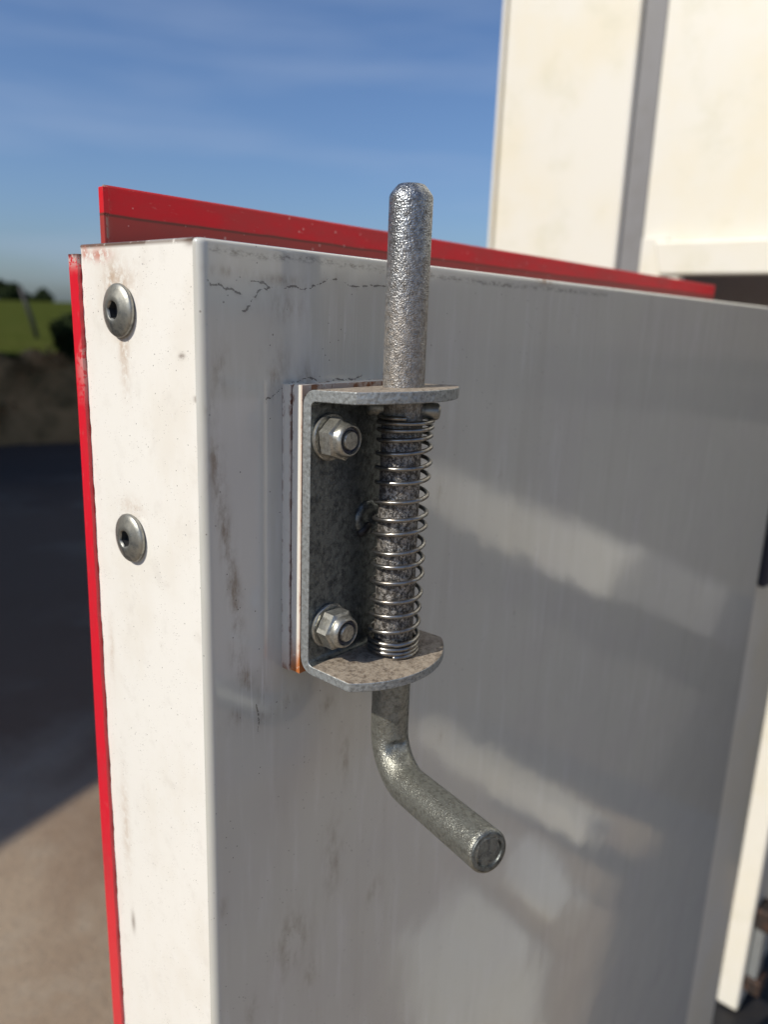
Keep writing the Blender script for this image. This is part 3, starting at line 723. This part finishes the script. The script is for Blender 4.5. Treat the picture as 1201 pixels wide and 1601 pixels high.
# weld the flange seams
bm = bmesh.new(); bm.from_mesh(br.data); bmesh.ops.remove_doubles(bm, verts=bm.verts, dist=2e-6); bmesh.ops.recalc_face_normals(bm, faces=bm.faces); bm.to_mesh(br.data); bm.free()
bevel(br, 0.55, 2)
# pressed dimple with a punched slot in the web
yi = BY0 - BT
o = MB().lathe([(7.5, -0.2), (6.6, 0.9), (5.2, 1.5), (3.9, 1.2), (2.8, 0.5)], (66, yi, -98.5), (0, -1, 0), 40).build('dimple', M['bracket'], latch, smooth=True)
o = MB().tube([(60.5, yi - 0.9, -104.2), (62.8, yi - 1.3, -102.4), (66, yi - 1.5, -100.8)], [1.3, 1.5, 1.2], 10).build('slot', M['black'], latch, smooth=True)

# rod: straight bolt, bend, handle
RX, RY, RR = 69.0, -28.0, 7.7
E = Vector((43.8, -94.3, -195.0)); K = Vector((RX, RY, -204.5))
dirE = (E - K).normalized(); up = Vector((0, 0, 1))
ang = up.angle(dirE); rb = 17.0; tl = rb / math.tan(ang / 2)
p0 = K + up * tl; p1 = K + dirE * tl
cen = K + (up + dirE).normalized() * (rb / math.sin(ang / 2))
pts = []; rad = []
top = 22.7
for z, r in ((top, 4.0), (top - 0.25, 4.7), (top - 1.5, 5.9), (top - 2.9, 7.0), (top - 3.7, 7.5), (top - 4.6, RR)): pts.append(Vector((RX, RY, z))); rad.append(r)
for z in np.arange(top - 6, p0.z, -1.5): pts.append(Vector((RX, RY, z))); rad.append(RR)
v0 = (p0 - cen); v1 = (p1 - cen); tot = v0.angle(v1); axr = v0.cross(v1).normalized()
for i in range(0, 25):
    pts.append(cen + Matrix.Rotation(tot * i / 24, 3, axr) @ v0); rad.append(RR)
L_h = (E - p1).length
for s_ in np.arange(1.5, L_h - 1.2, 1.5): pts.append(p1 + dirE * s_); rad.append(RR)
pts.append(E - dirE * 0.9); rad.append(RR); pts.append(E - dirE * 0.3); rad.append(RR - 0.3); pts.append(E); rad.append(RR - 0.8)
# split at the bottom flange so that bolt and handle keep their own finish
iz = next(i for i, p in enumerate(pts) if p.z < -152.5)
NR = 64
def rodmesh(name, P, R, mat, deform=None):
    mb = MB(); mb.tube(P, R, NR); V = [Vector(v) for v in mb.V]
    if deform: V = [deform(v) for v in V]
    return mesh(name, V, mb.F, mat, latch, smooth=True, angle=38)
def dent(v):
    c = Vector((65.4, -35.6, -190.5)); d = (v - c)
    f = math.exp(-(((d.x * 0.64 - d.y * 0.77) / 3.6) ** 4 + abs(d.z / 2.6) ** 4 + ((d.x * 0.77 + d.y * 0.64) / 6) ** 2))
    return v + Vector((1.5, 1.25, 0)) * f
def nick(v):
    # slight cupping of the sawn end
    d = (v - E); a = d.dot(dirE)
    return v
rodmesh('bolt_rod', pts[:iz + 1], rad[:iz + 1], M['rod'])
rodmesh('handle', pts[iz:], rad[iz:], M['handle'], dent)
# end cap with a recessed worn centre
mb = MB(); mb.lathe([(6.9, 0.0), (6.4, 0.06), (5.2, -0.12 + 0.1), (3.0, -0.05 + 0.1), (0.3, 0.02 + 0.04)], E + dirE * 0.0, dirE, 48); mb.build('handle_end', M['bracket'], latch, smooth=True)
# cross pin
pd = Vector((0.66, -0.75, -0.03)).normalized(); pc = Vector((RX + 0.6, RY - 0.6, -55.0))
mb = MB(); mb.tube([pc - pd * 14.2, pc - pd * 13.6, pc - pd * 12.4, pc + pd * 12.0, pc + pd * 12.8, pc + pd * 13.2], [1.6, 2.6, 3.2, 3.2, 2.6, 1.6], 20); mb.build('cross_pin', M['bolt'], latch, smooth=True)

# spring: variable pitch following the photo
zf = [-57.3, -58.82, -61.58, -65.27, -69.93, -75.1, -81.27, -88.23, -95.02, -100.67, -107.61, -113.13, -119.71, -127.14, -133.63, -139.65, -144.6, -146.9, -148.6, -150.05]
WR = 0.86; zf[0] = -57.2; zf[1] = -59.0; zf[2] = -61.6
P = []; fa = math.atan2(-210 + 28, -151 - 69)     # azimuth of the point nearest the camera
tt = np.arange(len(zf)); N = 56
for i in range((len(zf) - 1) * N + 1):
    t = i / N; z = np.interp(t, tt, zf) + (0.35 * math.sin(t * 2.3) + 0.22 * math.sin(2 * PI * t + t)) * (2.5 < t < 16); a = fa - 2 * PI * t
    f = (z + 57) / (-93.0); r = 9.95 - 0.35 * f + 0.15 * math.sin(t * 1.7)
    cx = RX + (1.0 - 1.2 * f); cy = RY - (1.0 - 0.9 * f)
    P.append((cx + r * math.cos(a), cy + r * math.sin(a), z))
MB().tube(P, WR, 12).build('spring', M['wire'], latch, smooth=True)

# nyloc nuts with washers and stud ends
def nut(x, z, rot, tilt, label):
    y0 = yi
    ax = Vector((tilt[0], -1, tilt[1])).normalized()
    def lt(prof, mat, name, par, ang=40, n=72, closed=True):
        return MB_lathe(prof, (x, y0, z), ax, mat, name, par, ang, n)
    f = hexf(rot); AF = 6.9
    prof = [(AF * 0.9, 1.9), (AF * 0.97, 2.0, None), (AF, 2.5, f), (AF, 7.4, f), (6.6, 8.1, lambda t: 0.5 + 0.5 * f(t)), (6.3, 8.5), (6.15, 9.6), (5.9, 10.5), (5.3, 11.1), (4.95, 11.1), (4.7, 10.6), (4.65, 9.4)]
    p_nut = [(a[0] / math.cos(PI / 6) if len(a) > 2 and a[2] is f else a[0], *a[1:]) for a in prof]
    nb = lt(p_nut, M['nut'], 'nut', latch)
    if label: nb['label'] = label
    lt([(4.63, 9.3), (4.6, 10.2), (3.9, 10.35), (3.35, 10.0)], M['nylon'], 'nylon_ring', nb)
    lt([(3.4, 5), (3.4, 10.9), (3.1, 11.4), (0.4, 11.55)], M['nut'], 'stud', nb)
    lt([(5, 0.0), (8.4, 0.0), (8.6, 0.3), (8.6, 1.3), (8.3, 1.6), (5, 1.65)], M['nut'], 'washer', latch, n=60)
def MB_lathe(prof, o, ax, mat, name, par, ang, n):
    mb = MB(); mb.lathe(prof, o, ax, n); return mb.build(name, mat, par, smooth=True, angle=ang)
nut(44.0, -64.6, 0.35, (0.0, 0.0), None)
nut(45.0, -137.2, 0.0, (-0.03, -0.02), None)
